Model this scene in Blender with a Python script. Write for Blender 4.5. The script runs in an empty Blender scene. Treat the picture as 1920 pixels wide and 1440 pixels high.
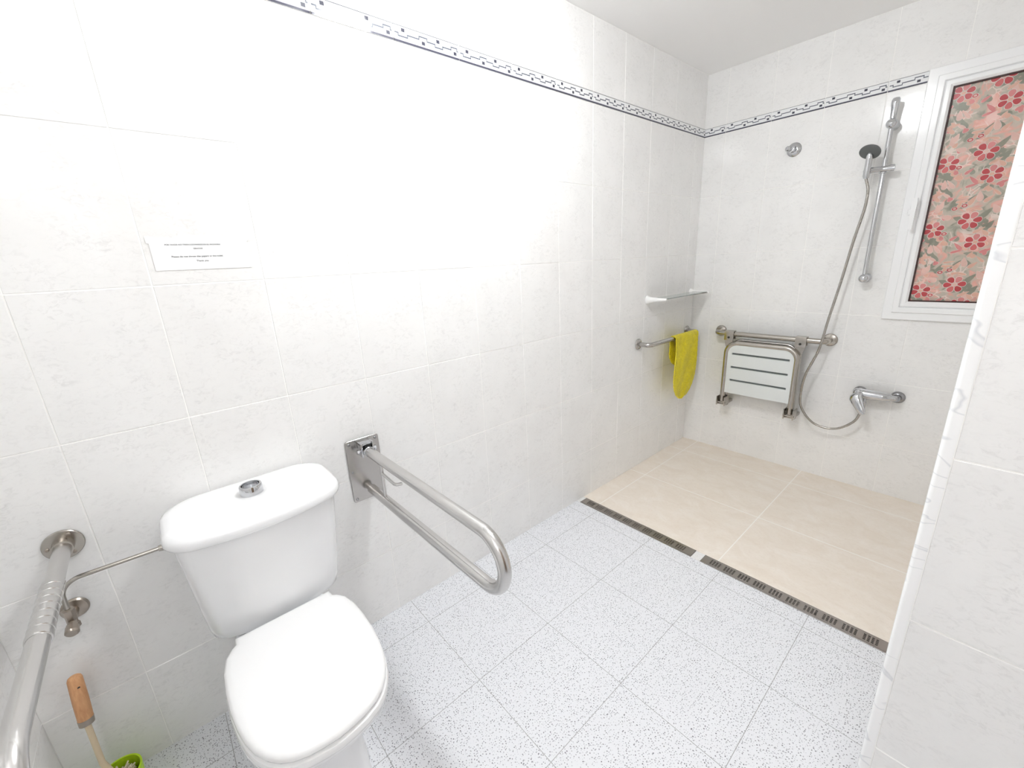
import bpy, bmesh, math, random
from mathutils import Vector, Matrix
random.seed(7)
PI = math.pi
sc = bpy.context.scene
C = sc.collection

# ------------------------------------------------------------------ node helpers
def new_mat(name):
    m = bpy.data.materials.new(name); m.use_nodes = True
    nt = m.node_tree; nt.nodes.clear()
    out = nt.nodes.new('ShaderNodeOutputMaterial')
    b = nt.nodes.new('ShaderNodeBsdfPrincipled')
    nt.links.new(b.outputs[0], out.inputs[0])
    return m, nt, b, out

def setin(nt, node, key, v):
    s = node.inputs[key]
    if hasattr(v, 'is_output') or isinstance(v, bpy.types.NodeSocket): nt.links.new(v, s)
    else:
        if isinstance(v, (tuple, list)) and len(v) == 3 and s.type == 'RGBA': v = (*v, 1)
        s.default_value = v

def math_n(nt, op, a, b=0.0, c=0.0):
    n = nt.nodes.new('ShaderNodeMath'); n.operation = op
    setin(nt, n, 0, a); setin(nt, n, 1, b)
    if op in ('MULTIPLY_ADD', 'SMOOTH_MIN'): setin(nt, n, 2, c)
    return n.outputs[0]

def mix(nt, f, a, b):
    n = nt.nodes.new('ShaderNodeMix'); n.data_type = 'RGBA'
    setin(nt, n, 0, f); setin(nt, n, 6, a); setin(nt, n, 7, b)
    return n.outputs[2]

def ramp(nt, f, stops):
    n = nt.nodes.new('ShaderNodeValToRGB'); setin(nt, n, 0, f)
    e = n.color_ramp.elements
    while len(e) < len(stops): e.new(0.5)
    for i, (p, c) in enumerate(stops):
        e[i].position = p; e[i].color = (*c, 1) if len(c) == 3 else c
    return n.outputs[0]

def position(nt):
    return nt.nodes.new('ShaderNodeNewGeometry').outputs['Position']

def noise(nt, vec, scale, detail=2.0, rough=0.5, dist=0.0):
    n = nt.nodes.new('ShaderNodeTexNoise'); setin(nt, n, 'Vector', vec)
    n.inputs['Scale'].default_value = scale; n.inputs['Detail'].default_value = detail
    n.inputs['Roughness'].default_value = rough; n.inputs['Distortion'].default_value = dist
    return n.outputs['Fac']

def voro(nt, vec, scale, feature='F1', out='Distance'):
    n = nt.nodes.new('ShaderNodeTexVoronoi'); n.feature = feature
    setin(nt, n, 'Vector', vec); n.inputs['Scale'].default_value = scale
    return n.outputs[out]

def bump(nt, b, h, strength=0.2, dist=0.002):
    n = nt.nodes.new('ShaderNodeBump'); setin(nt, n, 'Height', h)
    n.inputs['Strength'].default_value = strength; n.inputs['Distance'].default_value = dist
    nt.links.new(n.outputs[0], b.inputs['Normal'])

def sep(nt, v):
    n = nt.nodes.new('ShaderNodeSeparateXYZ'); nt.links.new(v, n.inputs[0]); return n.outputs

def gridline(nt, coord, off, period, half):
    a = math_n(nt, 'DIVIDE', math_n(nt, 'SUBTRACT', coord, off), period)
    f = math_n(nt, 'FRACT', a)
    g = math_n(nt, 'MINIMUM', f, math_n(nt, 'SUBTRACT', 1.0, f))
    return math_n(nt, 'LESS_THAN', math_n(nt, 'MULTIPLY', g, period), half)

def plain(name, col, rough=0.4, metal=0.0, spec=0.5, coat=0.0):
    m, nt, b, o = new_mat(name)
    b.inputs['Base Color'].default_value = (*col, 1); b.inputs['Roughness'].default_value = rough
    b.inputs['Metallic'].default_value = metal; b.inputs['Specular IOR Level'].default_value = spec
    b.inputs['Coat Weight'].default_value = coat; b.inputs['Coat Roughness'].default_value = 0.04
    p = position(nt)
    v = noise(nt, p, 30, 2)
    r = math_n(nt, 'MULTIPLY_ADD', v, 0.06, max(rough - 0.03, 0.01))
    nt.links.new(r, b.inputs['Roughness'])
    return m

# ------------------------------------------------------------------ materials
M = {}
# glazed wall tile, pale grey with fine wisps
def tile_mat(name, base, dark, wisp):
    m, nt, b, o = new_mat(name)
    p = position(nt)
    big = noise(nt, p, 6, 3, 0.6)
    c = mix(nt, ramp(nt, big, [(0.35, (0, 0, 0)), (0.7, (1, 1, 1))]), base, dark)
    mp = nt.nodes.new('ShaderNodeMapping'); nt.links.new(p, mp.inputs[0])
    mp.inputs['Scale'].default_value = (1, 1, 1.7); mp.inputs['Rotation'].default_value = (0.5, 0.5, 0)
    w = noise(nt, mp.outputs[0], 52, 7, 0.75, 1.0)
    wr = ramp(nt, w, [(0.50, (0, 0, 0)), (0.68, (1, 1, 1))])
    w2 = ramp(nt, noise(nt, p, 11, 2), [(0.36, (0.12, 0.12, 0.12)), (0.60, (1, 1, 1))])
    f = nt.nodes.new('ShaderNodeMix'); f.data_type = 'RGBA'; f.blend_type = 'MULTIPLY'; f.inputs[0].default_value = 1
    nt.links.new(wr, f.inputs[6]); nt.links.new(w2, f.inputs[7])
    fac = math_n(nt, 'MULTIPLY', f.outputs[2], 0.5)
    c2 = mix(nt, fac, c, wisp)
    nt.links.new(c2, b.inputs['Base Color'])
    b.inputs['Roughness'].default_value = 0.13
    b.inputs['Specular IOR Level'].default_value = 0.5
    bump(nt, b, noise(nt, p, 14, 2), 0.10, 0.004)
    return m
M['tile'] = tile_mat('glazed wall tile', (0.87, 0.865, 0.855), (0.835, 0.83, 0.82), (0.62, 0.615, 0.605))
M['grout'] = plain('pale grout', (0.93, 0.92, 0.90), 0.8)
M['ceiling'] = plain('ceiling paint', (0.93, 0.925, 0.92), 0.85)

# terrazzo floor
m, nt, b, o = new_mat('terrazzo tile'); p = position(nt)
cell = nt.nodes.new('ShaderNodeTexVoronoi'); cell.feature = 'F1'; cell.voronoi_dimensions = '2D'
wob = nt.nodes.new('ShaderNodeTexNoise'); setin(nt, wob, 'Vector', p); wob.inputs['Scale'].default_value = 260
vm = nt.nodes.new('ShaderNodeVectorMath'); vm.operation = 'MULTIPLY_ADD'
nt.links.new(wob.outputs['Color'], vm.inputs[0]); vm.inputs[1].default_value = (0.003, 0.003, 0.0); nt.links.new(p, vm.inputs[2])
nt.links.new(vm.outputs[0], cell.inputs['Vector']); cell.inputs['Scale'].default_value = 165
rnd = sep(nt, cell.outputs['Color'])
size = math_n(nt, 'MULTIPLY_ADD', rnd[0], 0.26, 0.06)
speck = math_n(nt, 'LESS_THAN', cell.outputs['Distance'], size)
keep = math_n(nt, 'GREATER_THAN', rnd[1], 0.22)
speck = math_n(nt, 'MULTIPLY', speck, keep)
tone = mix(nt, rnd[2], (0.16, 0.16, 0.18), (0.50, 0.50, 0.54))
c = mix(nt, math_n(nt, 'MULTIPLY', speck, 1.0), (0.79, 0.80, 0.83), tone)
s = sep(nt, p)
gx = gridline(nt, s[0], 0.4788, 0.3323, 0.0009); gy = gridline(nt, s[1], -2.3115, 0.3323, 0.0009)
g = math_n(nt, 'MAXIMUM', gx, gy)
c = mix(nt, g, c, (0.36, 0.36, 0.36))
nt.links.new(c, b.inputs['Base Color']); b.inputs['Roughness'].default_value = 0.42; b.inputs['Specular IOR Level'].default_value = 0.35
M['terrazzo'] = m

# shower floor, sandy porcelain
m, nt, b, o = new_mat('beige porcelain tile'); p = position(nt); s = sep(nt, p)
mp = nt.nodes.new('ShaderNodeMapping'); nt.links.new(p, mp.inputs[0])
mp.inputs['Rotation'].default_value = (0, 0, 0.6); mp.inputs['Scale'].default_value = (1, 1.6, 1)
n1 = noise(nt, mp.outputs[0], 7, 6, 0.65, 0.8); n2 = noise(nt, mp.outputs[0], 60, 4, 0.7)
c = ramp(nt, n1, [(0.3, (0.80, 0.715, 0.62)), (0.52, (0.84, 0.765, 0.68)), (0.75, (0.88, 0.82, 0.75))])
c = mix(nt, math_n(nt, 'MULTIPLY', ramp(nt, n2, [(0.5, (0, 0, 0)), (0.7, (1, 1, 1))]), 0.3), c, (0.70, 0.61, 0.51))
g = math_n(nt, 'MAXIMUM', gridline(nt, s[0], 0.112, 0.665, 0.0022), gridline(nt, s[1], -0.21, 0.495, 0.0026))
c = mix(nt, g, c, (0.93, 0.90, 0.85))
nt.links.new(c, b.inputs['Base Color']); b.inputs['Roughness'].default_value = 0.5
bump(nt, b, n2, 0.15, 0.001)
M['beige'] = m

m, nt, b, o = new_mat('cement fill'); p = position(nt)
c = ramp(nt, noise(nt, p, 70, 5, 0.7), [(0.3, (0.72, 0.71, 0.70)), (0.7, (0.86, 0.855, 0.85))])
nt.links.new(c, b.inputs['Base Color']); b.inputs['Roughness'].default_value = 0.8; bump(nt, b, noise(nt, p, 90, 3), 0.3, 0.001)
M['cement'] = m

m, nt, b, o = new_mat('white marbled trim'); p = position(nt)
mpp = nt.nodes.new('ShaderNodeMapping'); nt.links.new(p, mpp.inputs[0]); mpp.inputs['Rotation'].default_value = (0, 0.7, 0); mpp.inputs['Scale'].default_value = (1.0, 1.0, 2.2)
w = noise(nt, mpp.outputs[0], 5, 2, 0.45, 1.2)
c = ramp(nt, w, [(0.0, (0.90, 0.90, 0.90)), (0.488, (0.90, 0.90, 0.90)), (0.5, (0.70, 0.71, 0.73)), (0.515, (0.90, 0.90, 0.90))])
nt.links.new(c, b.inputs['Base Color']); b.inputs['Roughness'].default_value = 0.2
M['marble'] = m

M['border_white'] = plain('border glaze', (0.84, 0.845, 0.85), 0.05)
M['border_dark'] = plain('border dark band', (0.06, 0.06, 0.085), 0.06)
M['border_grey'] = plain('border grey line', (0.11, 0.12, 0.15), 0.1)
M['border_soft'] = plain('border soft grey', (0.50, 0.50, 0.56), 0.2)
M['ceramic'] = plain('white ceramic', (0.88, 0.885, 0.895), 0.08, 0, 0.5, 0.5)
M['seat_plastic'] = plain('white seat plastic', (0.90, 0.90, 0.90), 0.22)
M['white_plastic'] = plain('white plastic', (0.88, 0.88, 0.87), 0.3)
M['upvc'] = plain('white window frame', (0.88, 0.885, 0.89), 0.18)
M['paper'] = plain('paper', (0.90, 0.90, 0.90), 0.7)
M['ink'] = plain('ink', (0.05, 0.05, 0.06), 0.8)
M['chrome'] = plain('chrome', (0.62, 0.63, 0.65), 0.06, 1.0)
M['gasket'] = plain('dark brown gasket', (0.05, 0.02, 0.018), 0.5)
M['dark'] = plain('dark recess', (0.03, 0.028, 0.026), 0.7)
M['grey_plastic'] = plain('grey spray face', (0.13, 0.14, 0.14), 0.45)
M['panel'] = plain('pale seat panel', (0.72, 0.75, 0.75), 0.4)
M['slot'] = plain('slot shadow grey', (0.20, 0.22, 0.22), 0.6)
M['wood_shaft'] = plain('pale wood', (0.70, 0.58, 0.40), 0.6)
M['lime'] = plain('lime green plastic', (0.48, 0.72, 0.02), 0.3)
M['bristle'] = plain('cream bristles', (0.72, 0.66, 0.48), 0.8)
M['door'] = plain('brown contrast door', (0.20, 0.13, 0.08), 0.4)

def steel(name, col, rough, streak=0.10):
    m, nt, b, o = new_mat(name); p = position(nt)
    b.inputs['Base Color'].default_value = (*col, 1); b.inputs['Metallic'].default_value = 1
    v = noise(nt, p, 25, 4, 0.6)
    nt.links.new(math_n(nt, 'MULTIPLY_ADD', v, streak, rough), b.inputs['Roughness'])
    bump(nt, b, noise(nt, p, 180, 3), 0.03, 0.0005)
    return m
M['steel'] = steel('brushed stainless steel', (0.50, 0.48, 0.46), 0.20)
M['steel_bright'] = steel('satin stainless tube', (0.62, 0.61, 0.60), 0.18)
M['hose'] = steel('flexible steel hose', (0.42, 0.40, 0.37), 0.22)
M['grey_chrome'] = steel('dull grey chrome', (0.36, 0.36, 0.37), 0.2)
M['steel_warm'] = steel('warm stainless', (0.47, 0.44, 0.40), 0.18)
M['steel_dark'] = steel('dull grate steel', (0.40, 0.37, 0.345), 0.32)
M['old_metal'] = steel('tarnished metal', (0.42, 0.37, 0.32), 0.25)

m, nt, b, o = new_mat('orange wood'); p = position(nt)
mp = nt.nodes.new('ShaderNodeMapping'); nt.links.new(p, mp.inputs[0]); mp.inputs['Scale'].default_value = (60, 60, 6)
c = ramp(nt, noise(nt, mp.outputs[0], 3, 5, 0.6), [(0.3, (0.55, 0.27, 0.12)), (0.7, (0.72, 0.40, 0.20))])
nt.links.new(c, b.inputs['Base Color']); b.inputs['Roughness'].default_value = 0.5
M['wood'] = m

# yellow bubbled bath mat
m, nt, b, o = new_mat('yellow rubber mat'); p = position(nt)
c = ramp(nt, noise(nt, p, 28, 4, 0.6), [(0.3, (0.66, 0.55, 0.01)), (0.7, (0.84, 0.72, 0.02))])
nt.links.new(c, b.inputs['Base Color']); b.inputs['Roughness'].default_value = 0.4
b.inputs['Subsurface Weight'].default_value = 0.0
bump(nt, b, voro(nt, p, 95), 0.8, 0.004)
M['mat'] = m

def emis(name, col, strength):
    m = bpy.data.materials.new(name); m.use_nodes = True; nt = m.node_tree; nt.nodes.clear()
    o = nt.nodes.new('ShaderNodeOutputMaterial'); e = nt.nodes.new('ShaderNodeEmission')
    e.inputs[0].default_value = (*col, 1); e.inputs[1].default_value = strength
    nt.links.new(e.outputs[0], o.inputs[0]); return m
M['lamp_opal'] = emis('lit opal glass', (0.96, 0.985, 1.0), 76.0)
M['lamp_opal_b'] = emis('lit opal mirror lamp', (0.98, 0.985, 1.0), 14.0)

# clear shelf glass
m, nt, b, o = new_mat('shelf glass'); p = position(nt)
b.inputs['Base Color'].default_value = (0.80, 0.90, 0.87, 1); b.inputs['Transmission Weight'].default_value = 1.0
b.inputs['Roughness'].default_value = 0.02; b.inputs['IOR'].default_value = 1.45
M['glass'] = m

# patterned glass film: printed colours, part of the light comes through
def film(name, colour_fn):
    m, nt, b, o = new_mat(name); p = position(nt)
    c = colour_fn(nt, p) if callable(colour_fn) else colour_fn
    setin(nt, b, 'Base Color', c); b.inputs['Roughness'].default_value = 0.22
    t = nt.nodes.new('ShaderNodeBsdfTranslucent'); setin(nt, t, 'Color', c)
    mx = nt.nodes.new('ShaderNodeMixShader'); mx.inputs[0].default_value = 0.3
    nt.links.new(b.outputs[0], mx.inputs[1]); nt.links.new(t.outputs[0], mx.inputs[2]); nt.links.new(mx.outputs[0], o.inputs[0])
    return m
def film_base(nt, p):
    w = nt.nodes.new('ShaderNodeTexNoise'); setin(nt, w, 'Vector', p); w.inputs['Scale'].default_value = 9
    vm = nt.nodes.new('ShaderNodeVectorMath'); vm.operation = 'MULTIPLY_ADD'
    nt.links.new(w.outputs['Color'], vm.inputs[0]); vm.inputs[1].default_value = (0.10, 0, 0.10); nt.links.new(p, vm.inputs[2])
    n = noise(nt, vm.outputs[0], 17, 2, 0.5, 1.5)
    c = ramp(nt, n, [(0.28, (0.30, 0.29, 0.23)), (0.42, (0.52, 0.48, 0.40)), (0.53, (0.58, 0.50, 0.43)), (0.62, (0.74, 0.42, 0.35)), (0.75, (0.78, 0.58, 0.52))])
    e = voro(nt, vm.outputs[0], 34, 'DISTANCE_TO_EDGE')
    msk = ramp(nt, noise(nt, p, 12, 1), [(0.48, (0, 0, 0)), (0.56, (1, 1, 1))])
    l = math_n(nt, 'MULTIPLY', math_n(nt, 'LESS_THAN', e, 0.06), msk)
    return mix(nt, math_n(nt, 'MULTIPLY', l, 0.7), c, (0.85, 0.72, 0.66))
M['film'] = film('printed film', film_base)
M['f_white'] = film('film pale line', (0.90, 0.82, 0.77))
M['f_red'] = film('film crimson petal', (0.62, 0.10, 0.11))
M['f_rose'] = film('film deep rose', (0.74, 0.20, 0.20))
M['f_pink'] = film('film rose petal', (0.80, 0.33, 0.32))
M['f_peach'] = film('film peach leaf', (0.84, 0.54, 0.43))
M['f_blush'] = film('film blush', (0.88, 0.62, 0.55))
M['f_grey'] = film('film grey leaf', (0.36, 0.36, 0.29))

# ------------------------------------------------------------------ mesh builder
class MB:
    def __init__(s): s.bm = bmesh.new(); s.mi = 0
    def poly(s, pts):
        vs = [s.bm.verts.new(Vector(p)) for p in pts]
        f = s.bm.faces.new(vs); f.material_index = s.mi; return f
    def box(s, x0, x1, y0, y1, z0, z1, bev=0.0, seg=2):
        t = bmesh.new()
        bmesh.ops.create_cube(t, size=1.0)
        for v in t.verts:
            v.co = Vector(((x0 + x1) / 2 + v.co.x * (x1 - x0), (y0 + y1) / 2 + v.co.y * (y1 - y0), (z0 + z1) / 2 + v.co.z * (z1 - z0)))
        if bev > 0: bmesh.ops.bevel(t, geom=t.edges[:], offset=bev, segments=seg, affect='EDGES', profile=0.6)
        s.merge(t); return s
    def merge(s, t, mat=None):
        if mat is not None: t.transform(mat)
        mp = {}
        for v in t.verts: mp[v] = s.bm.verts.new(v.co)
        for f in t.faces:
            try:
                g = s.bm.faces.new([mp[v] for v in f.verts]); g.material_index = s.mi
            except ValueError: pass
        t.free(); return s
    def loft(s, rings, cap0=True, cap1=True, closed=True):
        R = [[s.bm.verts.new(Vector(p)) for p in r] for r in rings]
        n = len(R[0])
        for a, b in zip(R, R[1:]):
            for i in range(n if closed else n - 1):
                j = (i + 1) % n
                f = s.bm.faces.new((a[i], a[j], b[j], b[i])); f.material_index = s.mi
        if cap0: s.bm.faces.new(R[0][::-1]).material_index = s.mi
        if cap1: s.bm.faces.new(R[-1]).material_index = s.mi
        return s
    def tube(s, pts, r, seg=16, caps=True):
        P = [Vector(p) for p in pts]
        rr = r if isinstance(r, (list, tuple)) else [r] * len(P)
        T = []
        for i in range(len(P)):
            a = P[max(i - 1, 0)]; b = P[min(i + 1, len(P) - 1)]
            if i in (0, len(P) - 1): T.append((b - a).normalized())
            else: T.append(((P[i] - a).normalized() + (b - P[i]).normalized()).normalized())
        up = Vector((0, 0, 1)) if abs(T[0].z) < 0.9 else Vector((1, 0, 0))
        N = T[0].cross(up).normalized()
        rings = []
        for i in range(len(P)):
            N = (N - T[i] * N.dot(T[i])).normalized(); B = T[i].cross(N)
            rings.append([P[i] + (N * math.cos(2 * PI * k / seg) + B * math.sin(2 * PI * k / seg)) * rr[i] for k in range(seg)])
        return s.loft(rings, caps, caps)
    def lathe(s, o, axis, prof, seg=32):
        # prof: list of (distance along axis, radius)
        o = Vector(o); A = Vector(axis).normalized()
        up = Vector((0, 0, 1)) if abs(A.z) < 0.9 else Vector((1, 0, 0))
        N = A.cross(up).normalized(); B = A.cross(N)
        rings = [[o + A * d + (N * math.cos(2 * PI * k / seg) + B * math.sin(2 * PI * k / seg)) * max(r, 1e-5) for k in range(seg)] for d, r in prof]
        return s.loft(rings, True, True)
    def ring_frame(s, x0, x1, z0, z1, w, y0, y1, bev):
        # mitred picture-frame ring in the xz plane; y0 wall side, y1 room side (y1 < y0)
        def R(d, y): return [(x0 + d, y, z0 + d), (x1 - d, y, z0 + d), (x1 - d, y, z1 - d), (x0 + d, y, z1 - d)]
        rings = [R(0, y0), R(0, y1 + bev), R(bev, y1), R(w - bev, y1), R(w, y1 + bev), R(w, y0)]
        s.loft(rings + [rings[0]], False, False); return s
    def build(s, name, mats, parent=None, smooth=True, angle=32, loc=None):
        bmesh.ops.remove_doubles(s.bm, verts=s.bm.verts, dist=1e-6)
        bmesh.ops.recalc_face_normals(s.bm, faces=s.bm.faces)
        me = bpy.data.meshes.new(name)
        if parent is not None:
            s.bm.transform(Matrix.Translation(-parent.location))
        elif loc is not None:
            s.bm.transform(Matrix.Translation(-Vector(loc)))
        s.bm.to_mesh(me); s.bm.free()
        for m_ in (mats if isinstance(mats, (list, tuple)) else [mats]): me.materials.append(m_)
        if smooth:
            me.polygons.foreach_set('use_smooth', [True] * len(me.polygons))
            me.set_sharp_from_angle(angle=math.radians(angle))
        ob = bpy.data.objects.new(name, me); C.objects.link(ob)
        if parent is not None: ob.parent = parent
        elif loc is not None: ob.location = loc
        return ob

def sub(name, mb, mats, part, **k):
    # sub-part: parent is a part that sits at its thing's origin
    root = part.parent
    class P: pass
    bm = mb.bm
    ob = None
    mb2 = mb
    bmesh.ops.transform(bm, matrix=Matrix.Translation(-root.location), verts=bm.verts)
    ob = mb2.build(name, mats, None, **k)
    ob.parent = part
    return ob

def fillet(pts, r, n=8):
    P = [Vector(p) for p in pts]; out = [P[0]]
    for i in range(1, len(P) - 1):
        a = (P[i - 1] - P[i]); b = (P[i + 1] - P[i]); la, lb = a.length, b.length
        a.normalize(); b.normalize(); ang = a.angle(b)
        rad = r[i - 1] if isinstance(r, (list, tuple)) else r
        d = min(rad / math.tan(ang / 2), la * 0.49, lb * 0.49); rad = d * math.tan(ang / 2)
        c = P[i] + (a + b).normalized() * (rad / math.sin(ang / 2))
        s0 = P[i] + a * d - c; s1 = P[i] + b * d - c
        th = s0.angle(s1); ax = s0.cross(s1).normalized()
        for k in range(n + 1):
            out.append(c + Matrix.Rotation(th * k / n, 3, ax) @ s0)
    out.append(P[-1]); return out

def thing(name, label, cat, loc, group=None):
    o = bpy.data.objects.new(name, None); C.objects.link(o); o.location = loc; o.empty_display_size = 0.05
    o['label'] = label; o['category'] = cat
    if group: o['group'] = group
    return o
def tag(o, label, cat):
    o['label'] = label; o['category'] = cat; return o
def struct(o, label=None):
    o['kind'] = 'structure'
    if label: o['label'] = label
    return o

# ------------------------------------------------------------------ room
H = 2.374; XR = 2.25; YN = -3.315
ZB, ZT = 2.034, 2.083                      # patterned border
ROWS = [ZB - 0.35 * i for i in range(6)] + [0.0]

def clip(rect, hole):
    if hole is None: return [rect]
    u0, u1, v0, v1 = rect; a0, a1, b0, b1 = hole
    if u1 <= a0 or u0 >= a1 or v1 <= b0 or v0 >= b1: return [rect]
    out = []
    if u0 < a0: out.append((u0, a0, v0, v1))
    if u1 > a1: out.append((a1, u1, v0, v1))
    m0, m1 = max(u0, a0), min(u1, a1)
    if v0 < b0: out.append((m0, m1, v0, b0))
    if v1 > b1: out.append((m0, m1, b1, v1))
    return out

def tile_wall(name, to3d, u0, u1, us, hole=None, thick=0.12, top=H, label=None):
    """us: joint positions. to3d(u, v, d) with d measured out of the wall."""
    mb = MB(); mb.mi = 0
    cols = sorted([u0] + [u for u in us if u0 + 0.004 < u < u1 - 0.004] + [u1])
    rows = sorted([v for v in ROWS] + [ZT, H]); gr = 0.0013; ch = 0.0008; d = 0.0012
    for i in range(len(cols) - 1):
        for j in range(len(rows) - 1):
            if abs(rows[j] - ZB) < 1e-6: continue
            for (a, b_, c, e) in clip((cols[i], cols[i + 1], rows[j], rows[j + 1]), hole):
                a += gr; b_ -= gr; c += gr; e -= gr
                if b_ - a < 0.003 or e - c < 0.003: continue
                t = [random.uniform(-0.0004, 0.0004) for _ in range(3)]
                def D(u, v): return d + t[0] + t[1] * (u - a) / max(b_ - a, .05) + t[2] * (v - c) / .35
                lo = [to3d(a, c, 0), to3d(b_, c, 0), to3d(b_, e, 0), to3d(a, e, 0)]
                q = [(a + ch, c + ch), (b_ - ch, c + ch), (b_ - ch, e - ch), (a + ch, e - ch)]
                hi = [to3d(u, v, D(u, v)) for u, v in q]
                mb.loft([lo, hi], False, True)
    mb.mi = 1                                # wall body with grout face
    for (a, b_, c, e) in clip((u0, u1, 0, H), hole):
        lo = [to3d(a, c, 0), to3d(b_, c, 0), to3d(b_, e, 0), to3d(a, e, 0)]
        hi = [to3d(a, c, -thick), to3d(b_, c, -thick), to3d(b_, e, -thick), to3d(a, e, -thick)]
        mb.loft([lo, hi], True, True)
    o = mb.build(name, [M['tile'], M['grout']], smooth=False)
    return struct(o, label)

def border(name, to3d, u0, u1, us, hole=None, label=None):
    mb = MB()
    cols = sorted([u0] + [u for u in us if u0 + 0.004 < u < u1 - 0.004] + [u1])
    Wd = 0.2494; hB = ZT - ZB
    def strip(a, b_, c, e, d, mi, lo=0.0002):
        mb.mi = mi
        if b_ - a < 1e-4: return
        A = [to3d(a, c, lo), to3d(b_, c, lo), to3d(b_, e, lo), to3d(a, e, lo)]
        B = [to3d(a, c, d), to3d(b_, c, d), to3d(b_, e, d), to3d(a, e, d)]
        mb.loft([A, B], False, True)
    for i in range(len(cols) - 1):
        a, b_ = cols[i] + 0.0014, cols[i + 1] - 0.0014
        if hole and a >= hole[0] and b_ <= hole[1]: continue
        if hole and a < hole[0] < b_: b_ = hole[0]
        if hole and a < hole[1] < b_: a = hole[1]
        # origin of this tile's pattern: its left joint on the regular grid
        k = math.floor((cols[i] + 0.01 - us[0]) / Wd); o = us[0] + k * Wd
        if abs(cols[i] - us[0]) > 1e-6 and cols[i] < min(us): o = min(us) - Wd
        z = lambda v: ZB + hB * v
        strip(a, b_, ZB + 0.0012, ZT - 0.0012, 0.0030, 0)
        cl = lambda u: min(max(u, a), b_)
        strip(a, b_, z(0.03), z(0.145), 0.0034, 1)
        strip(a, b_, z(0.15), z(0.19), 0.0033, 3)
        strip(a, b_, z(0.93), z(0.965), 0.0034, 1)
        for uc, vc in ((0.14, 0.74), (0.43, 0.36), (0.66, 0.74), (0.93, 0.36)):
            strip(cl(o + (uc - 0.024) * Wd), cl(o + (uc + 0.024) * Wd), z(vc - 0.10), z(vc + 0.10), 0.0035, 1)
        lv = {'m': 0.53, 'l': 0.38, 'h': 0.70}
        segs = [(0.02, 0.07, 'm'), (0.07, 0.20, 'l'), (0.20, 0.37, 'm'), (0.37, 0.49, 'h'), (0.49, 0.61, 'm'), (0.61, 0.73, 'l'),
                (0.73, 0.87, 'm'), (0.87, 0.965, 'h'), (0.965, 0.985, 'm')]
        t = 0.048
        for q, (s0, s1, l) in enumerate(segs):
            strip(cl(o + s0 * Wd), cl(o + s1 * Wd), z(lv[l] - t / 1.2), z(lv[l] + t / 1.2), 0.0034, 2)
            if q + 1 < len(segs):
                l2 = segs[q + 1][2]; v0, v1 = sorted((lv[l], lv[l2]))
                strip(cl(o + (s1 - 0.006) * Wd), cl(o + (s1 + 0.006) * Wd), z(v0 - t / 1.2), z(v1 + t / 1.2), 0.00341, 2)
    return struct(mb.build(name, [M['border_white'], M['border_dark'], M['border_grey'], M['border_soft']], smooth=False), label)

PX = 0.2494
usA = [-(0.1168 + PX * k) for k in range(14)]
A3 = lambda u, v, d: (d, u, v)
tile_wall('wall_left', A3, YN, 0.0, usA)
border('trim_1', A3, YN, 0.0, sorted(usA))
usB = [0.1288 + PX * k for k in range(9)]
B3 = lambda u, v, d: (u, -d, v)
WX0, WX1, WZ0, WZ1 = 1.016, 1.62, 0.972, 2.084
hole = (WX0 + 0.02, WX1 - 0.02, WZ0 + 0.02, WZ1 - 0.02)
tile_wall('wall_back', B3, 0.0, XR, usB, hole)
border('trim_2', B3, 0.0, XR, usB, (WX0, WX1))
C3 = lambda u, v, d: (u, YN + d, v)
tile_wall('wall_near', C3, 0.0, XR, [0.205 + PX * k for k in range(9)])
D3 = lambda u, v, d: (XR - d, u, v)
tile_wall('wall_right', D3, YN, 0.0, usA, (-2.95, -2.15, -0.01, 2.0))
# partition: tiled face towards the room, end closed by a rounded marbled trim
PXE, PY = 1.383, -1.89
P3 = lambda u, v, d: (u, PY - d, v)
tile_wall('wall_partition', P3, PXE + 0.0195, XR, [PXE + 0.0195 + PX * k for k in range(1, 5)], thick=0.09)
prof = []
x0, x1, y0, y1, r = PXE, PXE + 0.0195, PY - 0.0016, PY + 0.09, 0.007
for cx, cy, a0 in ((x0 + r, y0 + r, PI),):
    for k in range(7): prof.append((cx + r * math.cos(a0 + PI / 2 * k / 6), cy + r * math.sin(a0 + PI / 2 * k / 6)))
prof += [(x1, y0), (x1, y1)]
for k in range(7): prof.append((x0 + r + r * math.cos(PI / 2 + PI / 2 * k / 6), y1 - r + r * math.sin(PI / 2 + PI / 2 * k / 6)))
mb = MB(); mb.loft([[(x, y, 0) for x, y in prof], [(x, y, H) for x, y in prof]])
struct(mb.build('trim_3', M['marble'], angle=50))

DY0, DY1 = -1.239, -1.179
mb = MB(); mb.box(-0.12, XR + 0.12, YN - 0.12, DY0, -0.08, 0.0); struct(mb.build('floor', M['terrazzo'], smooth=False))
mb = MB(); mb.box(-0.12, XR + 0.12, DY1, 0.12, -0.08, 0.0); struct(mb.build('floor_shower', M['beige'], smooth=False))
mb = MB()
for a, b_ in ((-0.12, 0.019), (0.677, 0.719), (1.387, XR + 0.12)): mb.box(a, b_, DY0, DY1, -0.08, -0.0005)
mb.box(-0.12, XR + 0.12, DY0, DY1, -0.08, -0.045)
struct(mb.build('trim_4', M['cement'], smooth=False))
mb = MB(); mb.box(-0.12, XR + 0.12, YN - 0.12, 0.12, H, H + 0.1); struct(mb.build('ceiling', M['ceiling'], smooth=False))

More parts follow.
